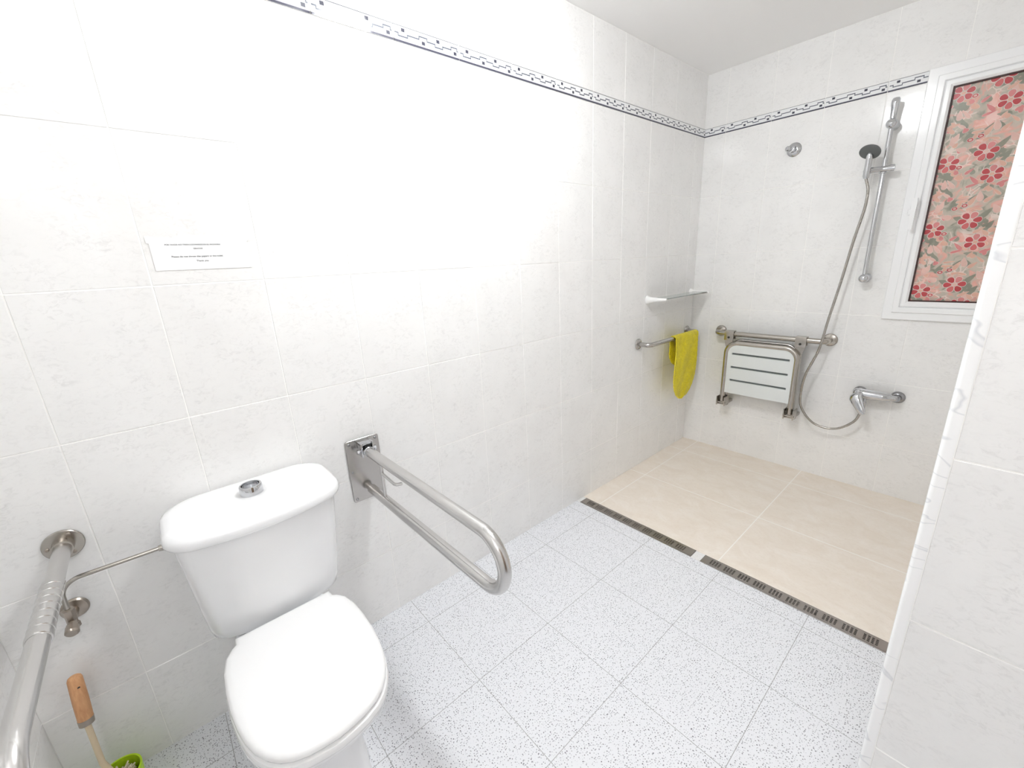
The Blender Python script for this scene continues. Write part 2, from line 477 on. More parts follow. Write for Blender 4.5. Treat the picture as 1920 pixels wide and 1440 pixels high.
# unseen door behind the viewer, added in the right wall to darken metal reflections
mb = MB(); mb.box(XR + 0.02, XR + 0.06, -2.95, -2.15, 0.0, 2.0, 0.002)
d = mb.build('added_door_1', M['door'], loc=(XR + 0.04, -2.55, 0)); struct(d)
mb = MB(); mb.tube(fillet([(XR + 0.02, -2.22, 1.0), (XR - 0.035, -2.22, 1.0), (XR - 0.035, -2.34, 1.0)], 0.012), 0.009)
hd = mb.build('door_handle', M['steel']); hd.parent = d; hd.location = Vector((0, 0, 0)) - d.location

# ------------------------------------------------------------------ window
win = bpy.data.objects.new('window_1', None); C.objects.link(win); win.location = ((WX0 + WX1) / 2, 0, WZ0)
struct(win, 'white window with flowered film on its pane')
mb = MB(); mb.ring_frame(WX0, WX1, WZ0, WZ1, 0.056, 0.06, -0.016, 0.003)
mb.build('window_frame', M['upvc'], win)
mb = MB(); mb.ring_frame(WX0 + 0.036, WX1 - 0.036, WZ0 + 0.036, WZ1 - 0.036, 0.026, 0.05, -0.023, 0.003)
mb.ring_frame(WX0 + 0.060, WX1 - 0.060, WZ0 + 0.062, WZ1 - 0.060, 0.030, 0.05, -0.0215, 0.008)
sash = mb.build('window_sash', M['upvc'], win)
gx0, gx1, gz0, gz1 = WX0 + 0.088, WX1 - 0.088, WZ0 + 0.090, WZ1 - 0.088
mb = MB(); mb.ring_frame(gx0 - 0.002, gx1 + 0.002, gz0 - 0.002, gz1 + 0.002, 0.010, 0.03, -0.006, 0.001)
sub('gasket', mb, M['gasket'], sash)
# pane with printed flower film; pattern repeats every 0.281 m
mb = MB(); mats = [M['film'], M['f_white'], M['f_red'], M['f_pink'], M['f_peach'], M['f_blush'], M['f_grey'], M['f_rose']]
X0, X1, Z0, Z1 = gx0 + 0.004, gx1 - 0.004, gz0 + 0.004, gz1 - 0.004
mb.mi = 0; mb.box(X0, X1, 0.0005, 0.006, Z0, Z1)
lay = [0]
def blob(cx, cz, pts, mi, order):
    ps = [(cx + x, cz + z) for x, z in pts]
    if any(not (X0 + .001 < x < X1 - .001 and Z0 + .001 < z < Z1 - .001) for x, z in ps):
        ps = [(min(max(x, X0 + .001), X1 - .001), min(max(z, Z0 + .001), Z1 - .001)) for x, z in ps]
        q = []
        for p_ in ps:
            if not q or (abs(p_[0] - q[-1][0]) + abs(p_[1] - q[-1][1])) > 1e-4: q.append(p_)
        ps = q
        if len(ps) < 3: return
        ar = sum(ps[i][0] * ps[(i + 1) % len(ps)][1] - ps[(i + 1) % len(ps)][0] * ps[i][1] for i in range(len(ps)))
        if abs(ar) < 2e-5: return
    lay[0] += 1
    y = 0.0003 - order * 0.00012 - lay[0] * 1.2e-7
    mb.mi = mi
    mb.poly([(x, y, z) for x, z in ps])
def ell(a, b_, rot, ox=0, oz=0, n=14, taper=0.0):
    out = []
    for k in range(n):
        t = 2 * PI * k / n; x = a * math.cos(t); z = b_ * math.sin(t) * (1 - taper * math.cos(t))
        out.append((ox + x * math.cos(rot) - z * math.sin(rot), oz + x * math.sin(rot) + z * math.cos(rot)))
    return out
def leaf(cx, cz, a, b_, rot, mi, order=1, taper=0.5, line=0.0013):
    blob(cx, cz, ell(a + line, b_ + line, rot, taper=taper), 1, order)
    blob(cx, cz, ell(a, b_, rot, taper=taper), mi, order + 1)
def flower(cx, cz, R, rot, cm):
    for k in range(6):
        t = rot + 2 * PI * k / 6
        leaf(cx + R * 0.62 * math.cos(t), cz + R * 0.62 * math.sin(t), R * 0.37, R * 0.29, t, (2, 3, 2, 2, 7, 2)[k], 5, -0.3, .0016)
    blob(cx, cz, ell(R * 0.27, R * 0.22, 0), 1, 7); blob(cx, cz, ell(R * 0.23, R * 0.18, 0), cm, 8)
rnd_ = random.Random(3)
unit = []
for _ in range(34): unit.append(('g', rnd_.uniform(0, .28), rnd_.uniform(0, .281), rnd_.uniform(.014, .03), rnd_.uniform(.006, .012), rnd_.uniform(0, PI)))
for _ in range(60): unit.append(('p', rnd_.uniform(0, .28), rnd_.uniform(0, .281), rnd_.uniform(.008, .024), rnd_.uniform(.004, .0105), rnd_.uniform(0, PI)))
for ix in range(-1, 3):
    for iz in range(-1, 5):
        ox, oz = 1.10 + ix * 0.28, 1.116 + iz * 0.281
        for kind, ux, uz, a, b_, rt in unit:
            if kind == 'g': blob(ox + ux, oz + uz, ell(a, b_, rt, taper=.6), 6, 1)
        for q, (kind, ux, uz, a, b_, rt) in enumerate(unit):
            if kind == 'p': leaf(ox + ux, oz + uz, a, b_, rt, (4, 5, 3, 4)[q % 4], 3, .6, .0008)
        flower(1.142 + ix * 0.28, oz, 0.036, 0.3, 4)
        flower(1.254 + ix * 0.28, oz + 0.031, 0.038, 0.1, 5)
        flower(1.287 + ix * 0.28, oz - 0.063, 0.036, 0.5, 4)
        for dx, dz in ((1.196, 0.087), (1.226, 0.097), (1.180, -0.02)):
            blob(dx + ix * .28, oz + dz, ell(.011, .009, 0), 1, 9); blob(dx + ix * .28, oz + dz, ell(.0095, .0075, 0), 2, 10)
            blob(dx + ix * .28, oz + dz, ell(.0055, .004, 0), 5, 11)
bm = mb.bm
bmesh.ops.transform(bm, matrix=Matrix.Translation(-win.location), verts=bm.verts)
me = bpy.data.meshes.new('pane'); 
for f in bm.faces:
    if f.normal.y > 0 and f.material_index > 0: f.normal_flip()
bm.to_mesh(me); bm.free()
for m_ in mats: me.materials.append(m_)
pane = bpy.data.objects.new('pane', me); C.objects.link(pane); pane.parent = sash
pane['label'] = 'frosted pane with pink and red flower film'
# espagnolette handle on the left stile
mb = MB(); mb.box(1.048, 1.062, -0.036, -0.026, 1.475, 1.545, 0.003)
mb.box(1.042, 1.056, -0.052, -0.030, 1.472, 1.497, 0.003)
hb = mb.build('window_handle', M['upvc'], win)
mb = MB(); mb.tube([(1.060, -0.036, 1.530), (1.060, -0.062, 1.530)], 0.008, 12)
mb.loft([[(1.053, -0.055, 1.545), (1.071, -0.055, 1.545), (1.071, -0.068, 1.545), (1.053, -0.068, 1.545)],
         [(1.052, -0.056, 1.53), (1.073, -0.056, 1.53), (1.073, -0.069, 1.53), (1.052, -0.069, 1.53)],
         [(1.055, -0.058, 1.45), (1.071, -0.058, 1.45), (1.071, -0.067, 1.45), (1.055, -0.067, 1.45)],
         [(1.056, -0.054, 1.405), (1.070, -0.054, 1.405), (1.070, -0.062, 1.405), (1.056, -0.062, 1.405)]])
sub('handle_lever', mb, M['upvc'], hb)

# ------------------------------------------------------------------ drains
def drain(x0, x1, label):
    t = thing('shower_drain', label, 'drain', ((x0 + x1) / 2, (DY0 + DY1) / 2, 0))
    # slotted grate: a sheet with real square holes
    mb = MB(); a, b_, y0, y1 = x0 + 0.0025, x1 - 0.0025, DY0 + 0.006, DY1 - 0.003
    zt, zb = 0.002, -0.0012
    xs = [(a, False)]; ng = 10; pitch = (b_ - a - 0.055) / ng; gs = a + 0.0275 + 0.006
    holes = []
    for g_ in range(ng):
        for k in range(4):
            hx = gs + g_ * pitch + k * (pitch - 0.014) / 4
            holes.append((hx, hx + 0.0072))
    hy0 = y0 + 0.0085; hs = (y1 - y0 - 0.017) / 4
    hys = [(hy0 + k * hs + 0.0008, hy0 + k * hs + hs - 0.0024) for k in range(4)]
    xb = [a] + [v for h_ in holes for v in h_] + [b_]; yb = [y0] + [v for h_ in hys for v in h_] + [y1]
    top = {}; 
    def V(i, j, z):
        k = (i, j, z)
        if k not in top: top[k] = mb.bm.verts.new((xb[i], yb[j], z))
        return top[k]
    for i in range(len(xb) - 1):
        for j in range(len(yb) - 1):
            hole_ = (i % 2 == 1) and (j % 2 == 1)
            if not hole_:
                mb.bm.faces.new((V(i, j, zt), V(i + 1, j, zt), V(i + 1, j + 1, zt), V(i, j + 1, zt)))
                for (p_, q, ni, nj) in (((i, j), (i + 1, j), i, j - 1), ((i + 1, j), (i + 1, j + 1), i + 1, j), ((i + 1, j + 1), (i, j + 1), i, j + 1), ((i, j + 1), (i, j), i - 1, j)):
                    out = ni < 0 or nj < 0 or ni >= len(xb) - 1 or nj >= len(yb) - 1
                    if out or (ni % 2 == 1 and nj % 2 == 1):
                        mb.bm.faces.new((V(*p_, zt), V(*q, zt), V(*q, zb), V(*p_, zb)))
    mb.build('grate', M['steel_dark'], t, smooth=False)
    mb = MB(); mb.box(x0, x1, DY0 + 0.0002, DY0 + 0.004, -0.03, 0.0026, 0.0006, 1); mb.box(x0, x1, DY1 - 0.002, DY1 - 0.0002, -0.03, 0.0015)
    mb.box(x0 + .0002, x0 + 0.002, DY0, DY1, -0.03, 0.0015); mb.box(x1 - 0.002, x1 - .0002, DY0, DY1, -0.03, 0.0015)
    mb.build('rim', M['steel'], t)
    mb = MB(); mb.box(x0 + 0.002, x1 - 0.002, DY0 + 0.004, DY1 - 0.002, -0.034, -0.030); mb.build('channel', M['dark'], t, smooth=False)
drain(0.020, 0.676, 'narrow steel floor drain with square holes, ending at the left wall')
drain(0.720, 1.386, 'narrow steel floor drain with square holes, ending at the partition trim')

# ------------------------------------------------------------------ toilet
TY = -2.778
def dshape(xb, xf, hw, z, pb=6.0, pf=3.8, cx=None, cy=TY, n=56):
    if cx is None: cx = xb + (xf - xb) * 0.38
    out = []
    for k in range(n):
        t = 2 * PI * k / n; c_, s_ = math.cos(t), math.sin(t)
        p_ = pf if c_ >= 0 else pb; ax = (xf - cx) if c_ >= 0 else (cx - xb)
        out.append((cx + ax * math.copysign(abs(c_) ** (2 / p_), c_), cy + hw * math.copysign(abs(s_) ** (2 / p_), s_), z))
    return out
toilet = thing('toilet', 'white close-coupled toilet with closed lid between the two grab bars', 'toilet', (0.35, TY, 0))
def tankring(z, xb, xs, bow, hw, rf, rb, cy=-2.773, n=9):
    out = []
    for cx, sy, r_, a0 in ((xs - rf, 1, rf, 0), (xb + rb, 1, rb, PI / 2), (xb + rb, -1, rb, PI), (xs - rf, -1, rf, 1.5 * PI)):
        for k in range(n + 1):
            a_ = a0 + PI / 2 * k / n
            out.append((cx + r_ * math.cos(a_), sy * (hw - r_) + r_ * math.sin(a_)))
    for k in range(1, 12): out.append((xs, -(hw - rf) + 2 * (hw - rf) * k / 12))
    res = []
    for x, y in out:
        f_ = max(0, min(1, (x - xb) / (xs - xb))) ** 1.5
        res.append((x + bow * f_ * (1 - (y / hw) ** 2), cy + y, z))
    return res
mb = MB()
R_ = [(0.388, .045, .150, .040, .150, .035, .03), (0.391, .033, .160, .043, .163, .035, .03), (0.400, .027, .168, .045, .170, .035, .03), (0.43, .024, .177, .045, .1735, .032, .03),
      (0.50, .022, .192, .044, .178, .032, .03), (0.60, .020, .208, .042, .184, .032, .03), (0.68, .018, .219, .040, .189, .032, .03), (0.735, .018, .225, .040, .193, .032, .03)]
mb.loft([tankring(*q) for q in R_])
tank = mb.build('tank', M['ceramic'], toilet, angle=60)
mb = MB()
R_ = [(0.7285, .022, .228, .040, .196, .045, .07), (0.7285, .014, .238, .041, .203, .048, .08), (0.733, .012, .243, .042, .2070, .05, .085), (0.741, .011, .245, .042, .2085, .05, .085),
      (0.751, .012, .244, .042, .2075, .05, .085), (0.759, .015, .240, .041, .204, .05, .083), (0.765, .021, .231, .039, .196, .047, .08), (0.7690, .034, .216, .034, .182, .04, .07),
      (0.7705, .055, .195, .026, .155, .035, .05), (0.771, .09, .16, .015, .10, .02, .03)]
mb.loft([tankring(*q) for q in R_])
tlid = mb.build('tank_lid', M['ceramic'], toilet, angle=60)
mb = MB(); mb.lathe((0.135, -2.775, 0.770), (0, 0, 1), [(0, .0285), (.022, .028), (.0255, .0265), (.0255, .0225), (.016, .021), (.015, .0)])
mb.build('flush_button', M['chrome'], toilet)
# bowl and pedestal
mb = MB()
def bowl(z, xb, xf, hw, rear, xm=.24):
    nrm = [(0, .75), (.06, .76), (.09, .83), (.15, .92), (.24, .98), (.37, 1), (.51, 1), (.63, .97), (.72, .93), (.80, .86), (.87, .77), (.92, .66), (.955, .53), (.98, .37), (.995, .19), (1, 0)]
    h_ = [(xb, -rear * .5), (xb + .004, -rear * .85), (xb + .02, -rear), ((xb + xm) / 2 + .01, -rear)]
    h_ += [(xm + (xf - xm) * u, -max(hw * v, rear * (v > .7))) for u, v in nrm]
    full = h_ + [(x, -y) for x, y in h_[-2::-1]]
    return [(x, -2.779 + y, z) for x, y in full]
mb.loft([bowl(0.0, .13, .52, .105, .09), bowl(.02, .13, .515, .103, .088), bowl(.12, .12, .49, .095, .085), bowl(.22, .09, .51, .108, .09), bowl(.29, .05, .565, .133, .10),
         bowl(.335, .03, .620, .150, .108), bowl(.355, .024, .645, .160, .112), bowl(.370, .022, .659, .1655, .114), bowl(.381, .022, .660, .1655, .114), bowl(.385, .028, .652, .159, .108)])
mb.build('bowl', M['ceramic'], toilet, angle=60)
def seatring(z, g, xf=.668, back=.245):
    # squarish front, narrower straight back
    base = [(back, -.120), (.268, -.122), (.276, -.133), (.30, -.148), (.345, -.158), (.40, -.161), (.46, -.1605), (.51, -.156), (.55, -.149), (.585, -.138), (.612, -.124),
            (.634, -.106), (.649, -.085), (.659, -.06), (.665, -.03), (xf, 0)]
    full = base + [(x, -y) for x, y in base[-2::-1]]
    out = []
    for x, y in full:
        d_ = Vector((x - .45, y)); l = d_.length
        out.append((x + d_.x / l * g, -2.779 + y + d_.y / l * g, z))
    return out
mb = MB(); mb.loft([seatring(.388, -.004), seatring(.392, .003), seatring(.402, .006), seatring(.412, .004), seatring(.415, -.002)])
mb.build('seat', M['seat_plastic'], toilet, angle=50)
mb = MB(); mb.loft([seatring(.4165, -.006), seatring(.419, 0), seatring(.426, .003), seatring(.434, .001), seatring(.439, -.006), seatring(.4415, -.018), seatring(.4425, -.05), seatring(.443, -.10)])
mb.build('seat_lid', M['seat_plastic'], toilet, angle=50)

# water feed: escutcheon, angle valve, bent pipe to the cistern
fy = -3.186
t = thing('water_valve', 'tarnished angle valve with round plate low on left wall, feeding the cistern', 'valve', (0, fy, 0.562))
mb = MB(); mb.lathe((0.0016, fy, .562), (1, 0, 0), [(0, .0275), (.002, .0275), (.006, .024), (.009, .014), (.009, .0)]); mb.build('escutcheon', M['old_metal'], t)
mb = MB(); mb.tube([(.006, fy, .562), (.062, fy, .562)], .009, 14)
mb.lathe((.060, fy, .545), (0, 0, 1), [(0, .010), (.0, .0125), (.012, .0125), (.013, .010), (.036, .010), (.037, .0125), (.052, .0125), (.053, .008)], 6)
mb.build('valve_body', M['old_metal'], t)
mb = MB(); mb.lathe((.060, fy, .562), (1, -0.0, -0.25), [(0, .009), (.018, .009), (.018, .0125), (.034, .0135), (.038, .010), (.038, 0)], 12); mb.build('valve_knob', M['old_metal'], t)
mb = MB()
path = fillet([(.060, fy, .59), (.060, fy + .002, .671), (.066, -2.985, .671)], .045, 10)
mb.tube(path, .0052, 12)
mb.lathe((.0660, -2.998, .671), (0, 1, 0), [(0, .0075), (.01, .009), (.03, .009)], 12)
mb.build('feed_pipe', M['steel_warm'], t)

# ------------------------------------------------------------------ grab bar, left of toilet (wall to floor)
def screw(mb, o, ax, r=.0052): mb.lathe(o, ax, [(0, r), (.0012, r), (.0028, r * .6), (.003, 0)], 12)
GY = -3.163
t = thing('grab_bar', 'stout steel grab bar with ribbed grip running out left of the toilet', 'grab bar', (0, GY, .738))
mb = MB(); mb.lathe((0.0015, GY, .738), (1, 0, 0), [(0, .038), (.003, .038), (.0045, .0365), (.0045, .0205), (.032, .020), (.034, .0195), (.034, 0)], 40); fl = mb.build('wall_flange', M['steel_warm'], t)
for a in (60, 180, 300):
    mb = MB(); screw(mb, (.0058, GY + .028 * math.cos(math.radians(a)), .738 + .028 * math.sin(math.radians(a))), (1, 0, 0), .0045); sub('screw', mb, M['old_metal'], fl)
mb = MB(); mb.tube(fillet([(.006, GY, .738), (.665, GY, .738), (.665, GY, .004)], .07, 12), .0165, 28); mb.build('rail', M['steel_bright'], t, angle=60)
mb = MB()
gr_ = []
for k in range(8):
    x = .185 + k * .0245
    gr_ += [(x, .0168), (x + .0015, .0185), (x + .017, .0192), (x + .0225, .0186), (x + .0235, .0168)]
mb.lathe((0, GY, .738), (1, 0, 0), [(.184, .016)] + gr_ + [(.382, .016)], 32)
mb.build('ribbed_grip', M['steel_bright'], t, angle=25)
mb = MB(); mb.lathe((.665, GY, .0005), (0, 0, 1), [(0, .038), (.004, .038), (.006, .036), (.006, .02), (.02, .0195), (.02, 0)], 32); mb.build('floor_flange', M['steel'], t)

# ------------------------------------------------------------------ drop-down support rail, right of toilet
FY = -2.409
t = thing('folding_support_rail', 'hinged U-shaped steel support rail on plate, right of the toilet', 'grab bar', (0, FY, .66))
mb = MB()
# rounded plate
def rrect(y0, y1, z0, z1, r, x, n=6):
    out = []
    for cy, cz, a0 in ((y1 - r, z1 - r, 0), (y0 + r, z1 - r, PI / 2), (y0 + r, z0 + r, PI), (y1 - r, z0 + r, 1.5 * PI)):
        for k in range(n + 1): out.append((x, cy + r * math.cos(a0 + PI / 2 * k / n), cz + r * math.sin(a0 + PI / 2 * k / n)))
    return out
mb.loft([rrect(-2.470, -2.350, .541, .778, .009, .0014), rrect(-2.470, -2.350, .541, .778, .009, .006), rrect(-2.469, -2.351, .542, .777, .008, .007)])
pl = mb.build('wall_plate', M['steel'], t)
for y, z in ((-2.458, .765), (-2.362, .765), (-2.458, .66), (-2.362, .66), (-2.458, .553), (-2.362, .553)):
    mb = MB(); screw(mb, (.007, y, z), (1, 0, 0), .005); sub('screw', mb, M['grey_chrome'], pl)
mb = MB()
mb.box(.007, .050, -2.432, -2.426, .722, .772, .002); mb.box(.007, .050, -2.392, -2.386, .722, .772, .002)
mb.box(.007, .046, -2.432, -2.386, .764, .771, .002)
mb.tube([(.036, -2.438, .741), (.036, -2.380, .741)], .0055, 12)
mb.tube([(.036, -2.443, .741), (.036, -2.437, .741)], .009, 6); mb.tube([(.036, -2.381, .741), (.036, -2.375, .741)], .009, 6)
mb.build('hinge_bracket', M['chrome'], t)
mb = MB()
z1, z0 = .741, .586; xe = .690; yr = (z1 - z0) / 2; zc_ = (z1 + z0) / 2
pts = [(.05, FY, z1)] + [(xe + yr * math.sin(PI * k / 20), FY + .010, zc_ + yr * math.cos(PI * k / 20)) for k in range(21)] + [(.030, FY, z0)]
mb.tube(pts, .0165, 28)
mb.build('rail', M['steel_bright'], t, angle=60)
mb = MB(); mb.lathe((.028, FY, z1), (1, 0, 0), [(0, .010), (.0, .0145), (.015, .0145), (.017, .0185), (.032, .0185), (.034, .0165), (.034, 0)], 24); mb.build('collar', M['chrome'], t)
mb = MB(); mb.tube([(.0075, FY, z0), (.032, FY, z0)], .012, 20); mb.build('stop_peg', M['steel'], t)
mb = MB(); mb.tube([(.142, FY + .002, z1 - .014), (.142, FY + .002, z0 + .014)], .0055, 12)
mb.tube(fillet([(.145, FY + .002, .688), (.235, FY + .003, .680), (.248, FY + .02, .684)], .02, 6), .0052, 12)
mb.build('roll_hook', M['steel_bright'], t)

# ------------------------------------------------------------------ paper notice
t = thing('notice', 'small white paper notice with bilingual printed lines, taped above the toilet', 'sign', (0.0025, -2.739, 1.409))
mb = MB(); mb.box(.0018, .0024, -2.845, -2.634, 1.370, 1.4495); mb.build('paper_sheet', M['paper'], t, smooth=False)
def text(s, y, z, size, parent, bold=0.0):
    cu = bpy.data.curves.new('printed_line', 'FONT'); cu.body = s; cu.size = size; cu.align_x = 'CENTER'; cu.offset = bold
    cu.materials.append(M['ink'])
    tmp = bpy.data.objects.new('tmp', cu); C.objects.link(tmp); bpy.context.view_layer.update()
    me = bpy.data.meshes.new_from_object(tmp.evaluated_get(bpy.context.evaluated_depsgraph_get())); me.name = 'printed_line'
    bpy.data.objects.remove(tmp)
    o = bpy.data.objects.new('printed_line', me); C.objects.link(o); o.parent = parent
    o.location = (.0027 - parent.location.x, y - parent.location.y, z - parent.location.z)
    o.rotation_euler = (PI / 2, 0, PI / 2)
text('POR FAVOR NO TIREN LOS PAPELES EN EL INODORO', -2.756, 1.4300, .0049, t, 0.00006)
text('GRACIAS', -2.748, 1.4205, .0049, t, 0.00006)
text('Please do not throw the papers in the toilet', -2.752, 1.4008, .0062, t, 0.00006)
text('Thank you', -2.744, 1.3895, .0062, t, 0.00006)
for q in ((-2.850, -2.832, 1.435, 1.452), (-2.645, -2.629, 1.440, 1.4535)):
    mb = MB(); mb.box(.0024, .0027, *q); mb.build('clear_tape', M['white_plastic'], t, smooth=False)

# ------------------------------------------------------------------ toilet brush in its cup
t = thing('brush_holder', 'lime green brush cup on the floor in the left corner', 'brush holder', (.104, -3.205, 0))
mb = MB(); mb.lathe((.104, -3.205, .0005), (0, 0, 1), [(0, .036), (.004, .040), (.105, .0465), (.110, .0465), (.110, .0425), (.09, .041), (.008, .036), (.008, 0)], 40)
mb.build('cup', M['lime'], t)
t = thing('toilet_brush', 'toilet brush with orange wooden grip leaning in the green cup', 'toilet brush', (.112, -3.2, .01))
tip, ge, sh, hd_ = Vector((.052, -3.221, .412)), Vector((.079, -3.226, .283)), Vector((.094, -3.226, .16)), Vector((.102, -3.208, .095))
d_ = (ge - tip)
mb = MB(); L = d_.length
mb.lathe(tip, d_, [(0, .004), (.001, .009), (.004, .0125), (.010, .0145), (L * .5, .0155), (L - .014, .0150)], 24); hg = mb.build('wooden_grip', M['wood'], t)
mb = MB(); ax = Vector((0.9, 0.35, 0)).normalized(); c_ = tip + d_ * .2
mb.tube([c_ + ax * .0120, c_ + ax * .0152], .0028, 12); sub('hole_shade_disc', mb, M['dark'], hg)  # dark disc on the grip stands for the shade inside a hole
mb = MB(); mb.lathe(tip, d_, [(L - .016, .0135), (L - .015, .0156), (L, .0150), (L + .002, .010), (L + .002, 0)], 24); mb.build('ferrule', M['old_metal'], t)
mb = MB(); mb.tube([ge, sh, Vector((.097, -3.218, .125)), hd_, Vector((.104, -3.205, .03))], .0065, 14); mb.build('shaft', M['wood_shaft'], t)
mb = MB()
for k in range(260):
    a = rnd_.uniform(0, 2 * PI); z = rnd_.uniform(.03, .104); rr = rnd_.uniform(.022, .034)
    b0 = Vector((.104 + .006 * math.cos(a), -3.205 + .006 * math.sin(a), z)); b1 = Vector((.104 + rr * math.cos(a), -3.205 + rr * math.sin(a), z + rnd_.uniform(.0, .014)))
    mb.tube([b0, b1], [.0028, .0022], 5)
br = mb.build('bristles', M['bristle'], t)

# ------------------------------------------------------------------ glass shelf
t = thing('glass_shelf', 'narrow glass shelf on white plastic brackets in the shower corner', 'shelf', (0, -.323, 1.09))
def bracket(y, s):
    mb = MB(); rings = []
    for x, h_, w, zc2 in ((.0018, .026, .019, 1.088), (.008, .026, .019, 1.088), (.018, .021, .014, 1.088), (.035, .016, .0095, 1.089), (.07, .0125, .009, 1.0905), (.11, .010, .0088, 1.092), (.125, .009, .0085, 1.0925), (.131, .005, .005, 1.093)):
        rings.append([(x, y + w * math.cos(2 * PI * k / 20), zc2 + h_ * math.sin(2 * PI * k / 20)) for k in range(20)])
    mb.loft(rings); mb.build('bracket', M['white_plastic'], t, angle=60)
bracket(-.590, 1); bracket(-.052, -1)
mb = MB(); mb.box(.028, .122, -.592, -.050, 1.0925, 1.0980, .0008, 1); mb.build('glass_plate', M['glass'], t)

# ------------------------------------------------------------------ towel bar and mat
def wall_flange(mb, o, ax, r=.033): mb.lathe(o, ax, [(0, r), (.003, r), (.008, r * .88), (.011, r * .6), (.012, r * .5), (.012, 0)], 32)
t = thing('towel_bar', 'short steel grab rail on the left wall under the glass shelf', 'grab bar', (0, -.365, .830))
mb = MB(); mb.tube(fillet([(.004, -.666, .830), (.082, -.666, .830), (.082, -.064, .830), (.004, -.064, .830)], .03, 8), .0135, 20); mb.build('rail', M['steel'], t, angle=60)
for y in (-.666, -.064):
    mb = MB(); wall_flange(mb, (.0015, y, .830), (1, 0, 0)); mb.build('wall_flange', M['steel'], t)
# mat: long oval folded over the rail, with thickness
def mat_grid():
    nu, nv = 30, 90
    yc, hwid = -.252, .150
    Lf, Lb = .452, .23
    P = []
    for j in range(nv + 1):
        s_ = -Lb + (Lf + Lb) * j / nv              # arc length, negative behind
        # oval half width
        if s_ > Lf - .17: w_ = hwid * math.sqrt(max(1 - ((s_ - (Lf - .17)) / .17) ** 2, 0.0008))
        elif s_ < -Lb + .12: w_ = hwid * math.sqrt(max(1 - ((-Lb + .12 - s_) / .12) ** 2, 0.0008))
        else: w_ = hwid
        w_ *= 1 - .07 * math.sin(max(0, s_) / Lf * PI)
        r_ = .0165
        q = PI * r_ / 2
        if s_ > q: x, z = .082 + r_ + .004 * math.sin((s_ - q) * 9), .830 - (s_ - q)
        elif s_ < -q: x, z = .082 - r_, .830 - (-s_ - q)
        else:
            a = s_ / r_; x, z = .082 + r_ * math.sin(a), .830 + r_ * math.cos(a)
        row = []
        sh_ = -.012 * max(0, s_) / Lf
        for i in range(nu + 1):
            u = -1 + 2 * i / nu
            y = yc + sh_ + w_ * u
            xx = x + .0035 * math.sin(u * 5 + s_ * 14) * min(1, abs(s_) * 8) + (.006 * abs(u) ** 3 if s_ > .02 else 0)
            scal = .0018 * math.sin(60 * s_ * PI) if i in (0, nu) else 0
            row.append(Vector((xx, y + scal * (1 if i else -1), z)))
        P.append(row)
    return P
P = mat_grid(); mb = MB(); bm = mb.bm; th = .0028
nj, ni = len(P), len(P[0]); N_ = [[None] * ni for _ in range(nj)]
for j in range(nj):
    for i in range(ni):
        a = P[min(j + 1, nj - 1)][i] - P[max(j - 1, 0)][i]; b_ = P[j][min(i + 1, ni - 1)] - P[j][max(i - 1, 0)]
        n_ = a.cross(b_)
        N_[j][i] = n_.normalized() if n_.length > 1e-12 else Vector((1, 0, 0))
F_ = [[bm.verts.new(P[j][i] + N_[j][i] * th) for i in range(ni)] for j in range(nj)]
B_ = [[bm.verts.new(P[j][i] - N_[j][i] * th) for i in range(ni)] for j in range(nj)]
for j in range(nj - 1):
    for i in range(ni - 1):
        bm.faces.new((F_[j][i], F_[j][i + 1], F_[j + 1][i + 1], F_[j + 1][i])); bm.faces.new((B_[j][i], B_[j + 1][i], B_[j + 1][i + 1], B_[j][i + 1]))
for j in range(nj - 1):
    for i in (0, ni - 1): bm.faces.new((F_[j][i], F_[j + 1][i], B_[j + 1][i], B_[j][i]))
for i in range(ni - 1):
    for j in (0, nj - 1): bm.faces.new((F_[j][i], F_[j][i + 1], B_[j][i + 1], B_[j][i]))
o = mb.build('bath_mat', M['mat'], loc=(.082, -.252, .83), angle=70)
tag(o, 'yellow bubbled rubber bath mat folded over the steel rail in the corner', 'bath mat')

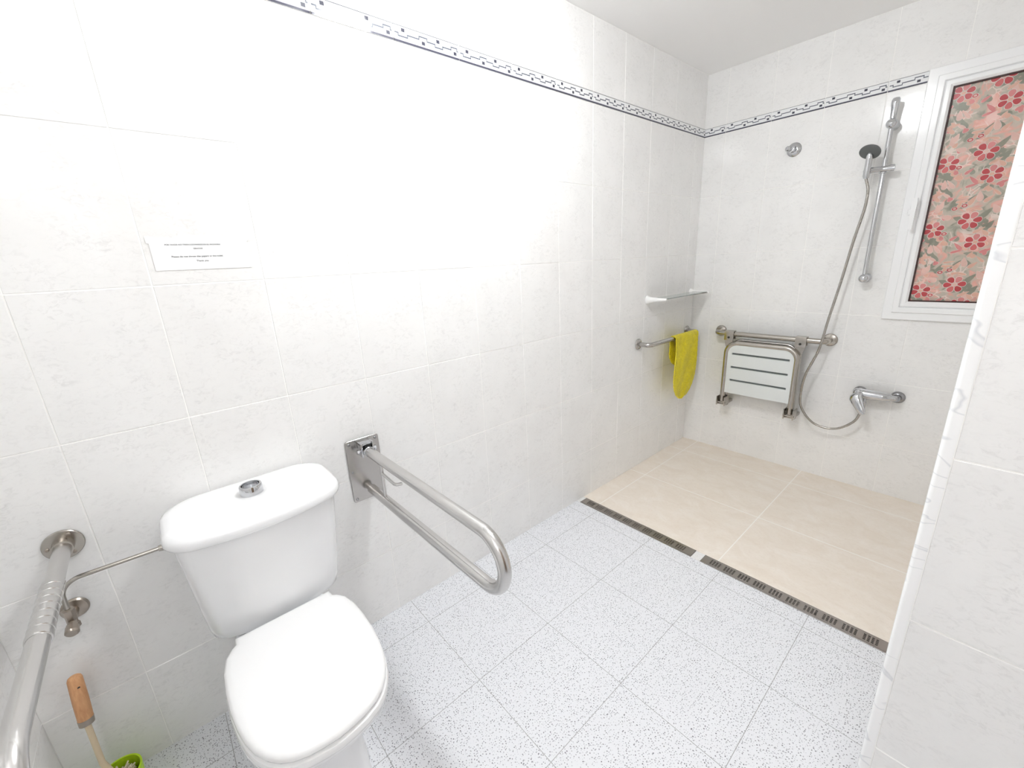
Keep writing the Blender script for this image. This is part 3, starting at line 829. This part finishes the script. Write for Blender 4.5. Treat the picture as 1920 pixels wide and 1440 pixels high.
# ------------------------------------------------------------------ hanging shower seat on its rail
RY, RZ = -.082, .838
t = thing('wall_rail', 'horizontal steel rail on the back wall carrying the folded shower seat', 'grab bar', (.51, 0, RZ))
mb = MB(); mb.tube(fillet([(.213, -.004, RZ), (.213, RY, RZ), (.815, RY, RZ), (.815, -.004, RZ)], .03, 8), .0155, 20); mb.build('rail', M['steel_warm'], t, angle=60)
for x in (.213, .815):
    mb = MB(); wall_flange(mb, (x, -.0015, RZ), (0, -1, 0), .036); mb.build('wall_flange', M['steel_warm'], t)
t = thing('shower_chair', 'fold-up shower seat with slotted white panel hanging from the wall rail', 'shower seat', (.5, RY, .38))
for x in (.303, .698):
    mb = MB()
    # square sleeve gripping the rail, upright strap down to the hinge
    mb.box(x - .028, x + .028, RY - .021, RY - .0155, RZ - .040, RZ + .018, .002)
    mb.box(x - .028, x + .028, RY - .021, RY + .020, RZ + .0155, RZ + .020, .002)
    mb.box(x - .028, x + .028, RY + .0155, RY + .020, RZ - .035, RZ + .020, .002)
    mb.loft([[(x - .027, RY - .018, RZ - .038), (x + .027, RY - .018, RZ - .038), (x + .027, RY - .0135, RZ - .038), (x - .027, RY - .0135, RZ - .038)],
             [(x - .013, RY - .018, RZ - .085), (x + .013, RY - .018, RZ - .085), (x + .013, RY - .0135, RZ - .085), (x - .013, RY - .0135, RZ - .085)]])
    mb.box(x - .012, x + .012, RY - .018, RY + .008, .362, RZ - .083, .002)
    st = mb.build('hook_strap', M['steel_warm'], t)
    mb = MB(); mb.tube([(x, RY - .0205, RZ - .022), (x, RY - .0225, RZ - .022)], .0068, 16); sub('bolt', mb, M['dark'], st)
    mb = MB()
    mb.box(x - .027, x - .022, RY - .058, RY + .010, .364, .424, .001); mb.box(x + .022, x + .027, RY - .058, RY + .010, .364, .424, .001)
    mb.box(x - .027, x + .027, RY - .020, RY + .010, .360, .367, .001)
    mb.tube([(x - .030, RY - .046, .384), (x + .030, RY - .046, .384)], .0045, 10)
    mb.box(x - .020, x + .026, RY + .010, -.004, .366, .384, .002)
    mb.build('hinge_cup', M['steel_warm'], t)
def utube(y, x0, x1, zt, zb, r, rt, name, mat_):
    mb = MB(); mb.tube(fillet([(x0, y, zb), (x0, y, zt), (x1, y, zt), (x1, y, zb)], rt, 12), r, 20); return mb.build(name, mat_, t, angle=60)
utube(RY - .031, .303, .698, .786, .392, .0152, .068, 'seat_frame', M['steel_warm'])
utube(RY + .006, .312, .690, .800, .40, .0095, .07, 'support_frame', M['steel'])
# panel with three slots (real openings, added grey plate behind stands for their shade)
mb = MB(); px0, px1, pz0, pz1 = .315, .686, .456, .776; yf, yb_ = RY - .040, RY - .026
slots = [(.340, .664, z, z + .0130) for z in (.538, .624, .711)]
xb = [px0, .340, .664, px1]; zb2 = [pz0] + [v for s_ in slots for v in s_[2:]] + [pz1]
vs = {}
def PV(i, j, y):
    k = (i, j, y)
    if k not in vs:
        x, z = xb[i], zb2[j]
        if j == len(zb2) - 1 and i in (0, 3): x = .327 if i == 0 else .674
        vs[k] = mb.bm.verts.new((x, y, z))
    return vs[k]
hol = {(1, 1), (1, 3), (1, 5)}
for i in range(3):
    for j in range(len(zb2) - 1):
        if (i, j) in hol: continue
        mb.bm.faces.new((PV(i, j, yf), PV(i + 1, j, yf), PV(i + 1, j + 1, yf), PV(i, j + 1, yf)))
        mb.bm.faces.new((PV(i, j, yb_), PV(i, j + 1, yb_), PV(i + 1, j + 1, yb_), PV(i + 1, j, yb_)))
        for (p_, q, n2) in (((i, j), (i + 1, j), (i, j - 1)), ((i + 1, j), (i + 1, j + 1), (i + 1, j)), ((i + 1, j + 1), (i, j + 1), (i, j + 1)), ((i, j + 1), (i, j), (i - 1, j))):
            if n2 in hol or not (0 <= n2[0] < 3 and 0 <= n2[1] < len(zb2) - 1):
                mb.bm.faces.new((PV(*p_, yf), PV(*q, yf), PV(*q, yb_), PV(*p_, yb_)))
pn = mb.build('seat_panel', M['panel'], t, smooth=False); pn['label'] = 'pale slotted seat panel'
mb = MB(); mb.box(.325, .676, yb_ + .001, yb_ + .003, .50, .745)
sub('slot_shade_plate', mb, M['slot'], pn)

# ------------------------------------------------------------------ shower: slide bar, handset, hose, mixer, capped outlet
SX, SY = .925, -.060
t = thing('slide_bar', 'upright chrome shower slide bar between the capped outlet and the window', 'shower rail', (SX, 0, 1.18))
mb = MB(); mb.tube([(SX, SY, 1.172), (SX, SY, 1.90)], .0098, 20); mb.build('rail', M['chrome'], t, angle=60)
mb = MB(); mb.lathe((SX, SY, 1.885), (0, 0, 1), [(0, .011), (.004, .0135), (.02, .012), (.06, .0135), (.085, .0165), (.098, .0165), (.106, .012), (.109, 0)], 24); mb.build('end_cap', M['chrome'], t, angle=60)
for z in (1.885, 1.180):
    mb = MB(); mb.lathe((SX, -.0015, z), (0, -1, 0), [(0, .022), (.006, .022), (.012, .018), (.018, .014), (.03, .012), (.045, .013), (.05, .0195), (.062, .0225), (.074, .0205), (.082, .013), (.085, 0)], 28)
    mb.build('wall_bracket', M['chrome'], t, angle=60)
mb = MB(); mb.lathe((SX, SY, 1.672), (0, 0, 1), [(0, .012), (.002, .016), (.028, .016), (.030, .012)], 24)
mb.lathe((SX + .045, SY - .012, 1.690), (-1, -.25, 0), [(0, .006), (.004, .0155), (.02, .0145), (.03, .0125), (.075, .0125), (.085, .0145), (.102, .0145), (.106, .0)], 20)
mb.lathe((SX - .050, SY - .037, 1.690), (-1, -.25, 0), [(0, .008), (.008, .012), (.018, .013), (.022, .0)], 16)
mb.build('slider', M['chrome'], t, angle=60)
HX, HY = .871, -.105
t = thing('hand_shower', 'hand shower with round dark grey head held on the slide bar', 'shower head', (HX, HY, 1.67))
mb = MB(); mb.lathe((HX, HY, 1.655), (0.02, -.12, 1), [(0, .011), (.01, .0145), (.035, .0145), (.05, .0135), (.085, .013), (.10, .0135), (.11, .010)], 20); mb.build('handle', M['chrome'], t, angle=60)
ha = Vector((-.12, -.62, -.78)).normalized(); hc = Vector((HX + .002, HY - .020, 1.768))
mb = MB(); mb.lathe(hc - ha * .014, ha, [(-.008, 0), (-.004, .018), (.002, .033), (.008, .041), (.012, .0425)], 36); mb.build('head_shell', M['steel_dark'], t, angle=60)
mb = MB(); mb.lathe(hc - ha * .014, ha, [(.012, .0425), (.015, .0425), (.017, .038), (.018, .0)], 36); mb.build('spray_face', M['grey_plastic'], t, angle=60)
def cr(P, n=8):
    P = [Vector(p_) for p_ in P]; Q = [P[0] * 2 - P[1]] + P + [P[-1] * 2 - P[-2]]; out = []
    for i in range(1, len(Q) - 2):
        for k in range(n):
            u = k / n; a, b_, c_, d_ = Q[i - 1:i + 3]
            out.append(.5 * (2 * b_ + (c_ - a) * u + (2 * a - 5 * b_ + 4 * c_ - d_) * u * u + (3 * b_ - a - 3 * c_ + d_) * u ** 3))
    out.append(P[-1]); return out
hp = [(HX, HY + .002, 1.655, ), (.886, -.100, 1.60), (.884, -.095, 1.515), (.862, -.09, 1.372), (.837, -.09, 1.162), (.812, -.10, .965), (.795, -.118, .800), (.752, -.115, .655),
      (.737, -.10, .541), (.748, -.09, .440), (.818, -.08, .355), (.918, -.075, .347), (.996, -.072, .410), (1.022, -.070, .495)]
mb = MB(); pts = cr(hp, 14)
mb.tube(pts, .0062, 14)
o = mb.build('shower_hose', M['hose'], loc=(.9, -.09, .9), angle=70)
tag(o, 'ribbed metal shower hose looping from the hand shower down to the mixer tap', 'hose')
t = thing('mixer_tap', 'chrome lever mixer tap low on the back wall under the window', 'tap', (1.065, 0, .565))
for x in (.989, 1.146):
    mb = MB(); mb.lathe((x, -.0015, .566), (0, -1, 0), [(0, .031), (.004, .031), (.012, .026), (.016, .018), (.045, .015), (.045, 0)], 32); mb.build('wall_flange', M['grey_chrome'], t)
mb = MB(); mb.lathe((1.150, -.060, .571), (-1, 0, 0), [(-.002, 0), (0, .011), (.006, .0145), (.022, .015), (.026, .021), (.06, .0245), (.11, .0265), (.155, .0275), (.170, .0275), (.180, .021), (.183, .0)], 28)
mb.build('body', M['chrome'], t, angle=60)
mb = MB(); rings = []
for c_, w, h_ in (((.992, -.078, .585), .014, .010), ((.988, -.090, .572), .021, .017), ((.990, -.100, .553), .022, .018), ((1.003, -.110, .530), .019, .013), ((1.017, -.120, .507), .015, .009), ((1.031, -.128, .487), .0125, .0065), ((1.037, -.130, .478), .008, .004)):
    c_ = Vector(c_); dd = Vector((.5, -.35, -.8)).normalized(); u_ = Vector((.85, 0, .5)).normalized(); v_ = dd.cross(u_).normalized()
    w *= 1.38; h_ *= 1.2
    rings.append([c_ + u_ * w * math.cos(2 * PI * k / 20) + v_ * h_ * math.sin(2 * PI * k / 20) for k in range(20)])
mb.loft(rings); mb.build('lever', M['chrome'], t, angle=60)
mb = MB(); mb.lathe((1.022, -.068, .553), (0, 0, -1), [(0, .010), (.02, .010), (.022, .0115), (.045, .0105), (.06, .0085), (.06, 0)], 16); mb.build('hose_outlet', M['chrome'], t)
t = thing('wall_outlet', 'small capped chrome pipe outlet high on the back wall', 'pipe fitting', (.512, 0, 1.866))
mb = MB(); mb.lathe((.512, -.0015, 1.866), (0, -1, 0), [(0, .036), (.002, .036), (.010, .030), (.015, .019), (.015, 0)], 36); mb.build('escutcheon', M['chrome'], t)
mb = MB(); ax = Vector((-.25, -1, 0))
mb.lathe((.512, -.010, 1.866), ax, [(0, .018), (.022, .0185), (.030, .0185), (.032, .012), (.040, .0105), (.044, .013), (.058, .0135), (.064, .009), (.065, 0)], 8); mb.build('cap', M['chrome'], t, angle=30)

# ------------------------------------------------------------------ lamps (both outside the picture, seen in the glaze)
t = thing('ceiling_lamp', 'round opal ceiling lamp above the middle of the terrazzo floor', 'lamp', (.68, -1.98, H))
mb = MB(); mb.lathe((.68, -1.98, H - .0005), (0, 0, -1), [(0, .125), (.018, .125), (.018, .110), (.018, 0)], 40); mb.build('lamp_base', M['white_plastic'], t)
mb = MB(); mb.lathe((.68, -1.98, H - .018), (0, 0, -1), [(.0005, .100), (.03, .100), (.055, .088), (.070, .062), (.077, .03), (.078, 0)], 40); mb.build('diffuser', M['lamp_opal'], t)
t = thing('mirror_lamp', 'wide opal lamp on the near wall, right of the toilet', 'lamp', (1.62, YN, 1.90))
mb = MB(); mb.box(1.44, 1.80, YN + .0016, YN + .03, 1.86, 1.94, .004); mb.build('lamp_base', M['white_plastic'], t)
mb = MB(); mb.box(1.45, 1.79, YN + .031, YN + .12, 1.84, 1.96, .03, 5); mb.build('diffuser', M['lamp_opal_b'], t)

# ------------------------------------------------------------------ world, camera, view
w = bpy.data.worlds.new('World'); sc.world = w; w.use_nodes = True
bg = w.node_tree.nodes['Background']; bg.inputs[0].default_value = (0.75, 0.85, 1.0, 1); bg.inputs[1].default_value = 2.2

cam = bpy.data.cameras.new('Camera'); co = bpy.data.objects.new('Camera', cam); C.objects.link(co)
yaw, pitch, roll = -0.8633, -0.2838, -0.0498
ca, sa, cb, sb, cc, sc_ = math.cos(yaw), math.sin(yaw), math.cos(pitch), math.sin(pitch), math.cos(roll), math.sin(roll)
fw = Vector((sa * cb, ca * cb, sb)); rt = Vector((ca, -sa, 0)); up = rt.cross(fw)
r2 = rt * cc + up * sc_; u2 = up * cc - rt * sc_
mtx = Matrix((r2, u2, -fw)).transposed().to_4x4(); mtx.translation = Vector((1.40602, -2.894465, 1.35037))
co.matrix_world = mtx
cam.sensor_fit = 'HORIZONTAL'; cam.sensor_width = 36; cam.lens = 36 * 787.06 / 1920; cam.clip_start = 0.01
sc.camera = co

sc.view_settings.view_transform = 'Standard'; sc.view_settings.look = 'None'
sc.view_settings.gamma = 1.0; sc.view_settings.use_curve_mapping = False
sc.view_settings.exposure = 0.93
cy = sc.cycles
cy.use_denoising = True
cy.use_adaptive_sampling = True; cy.adaptive_threshold = 0.12
cy.max_bounces = 9; cy.diffuse_bounces = 8; cy.glossy_bounces = 4; cy.transmission_bounces = 8
cy.caustics_reflective = False; cy.caustics_refractive = False
cy.sample_clamp_indirect = 6.0
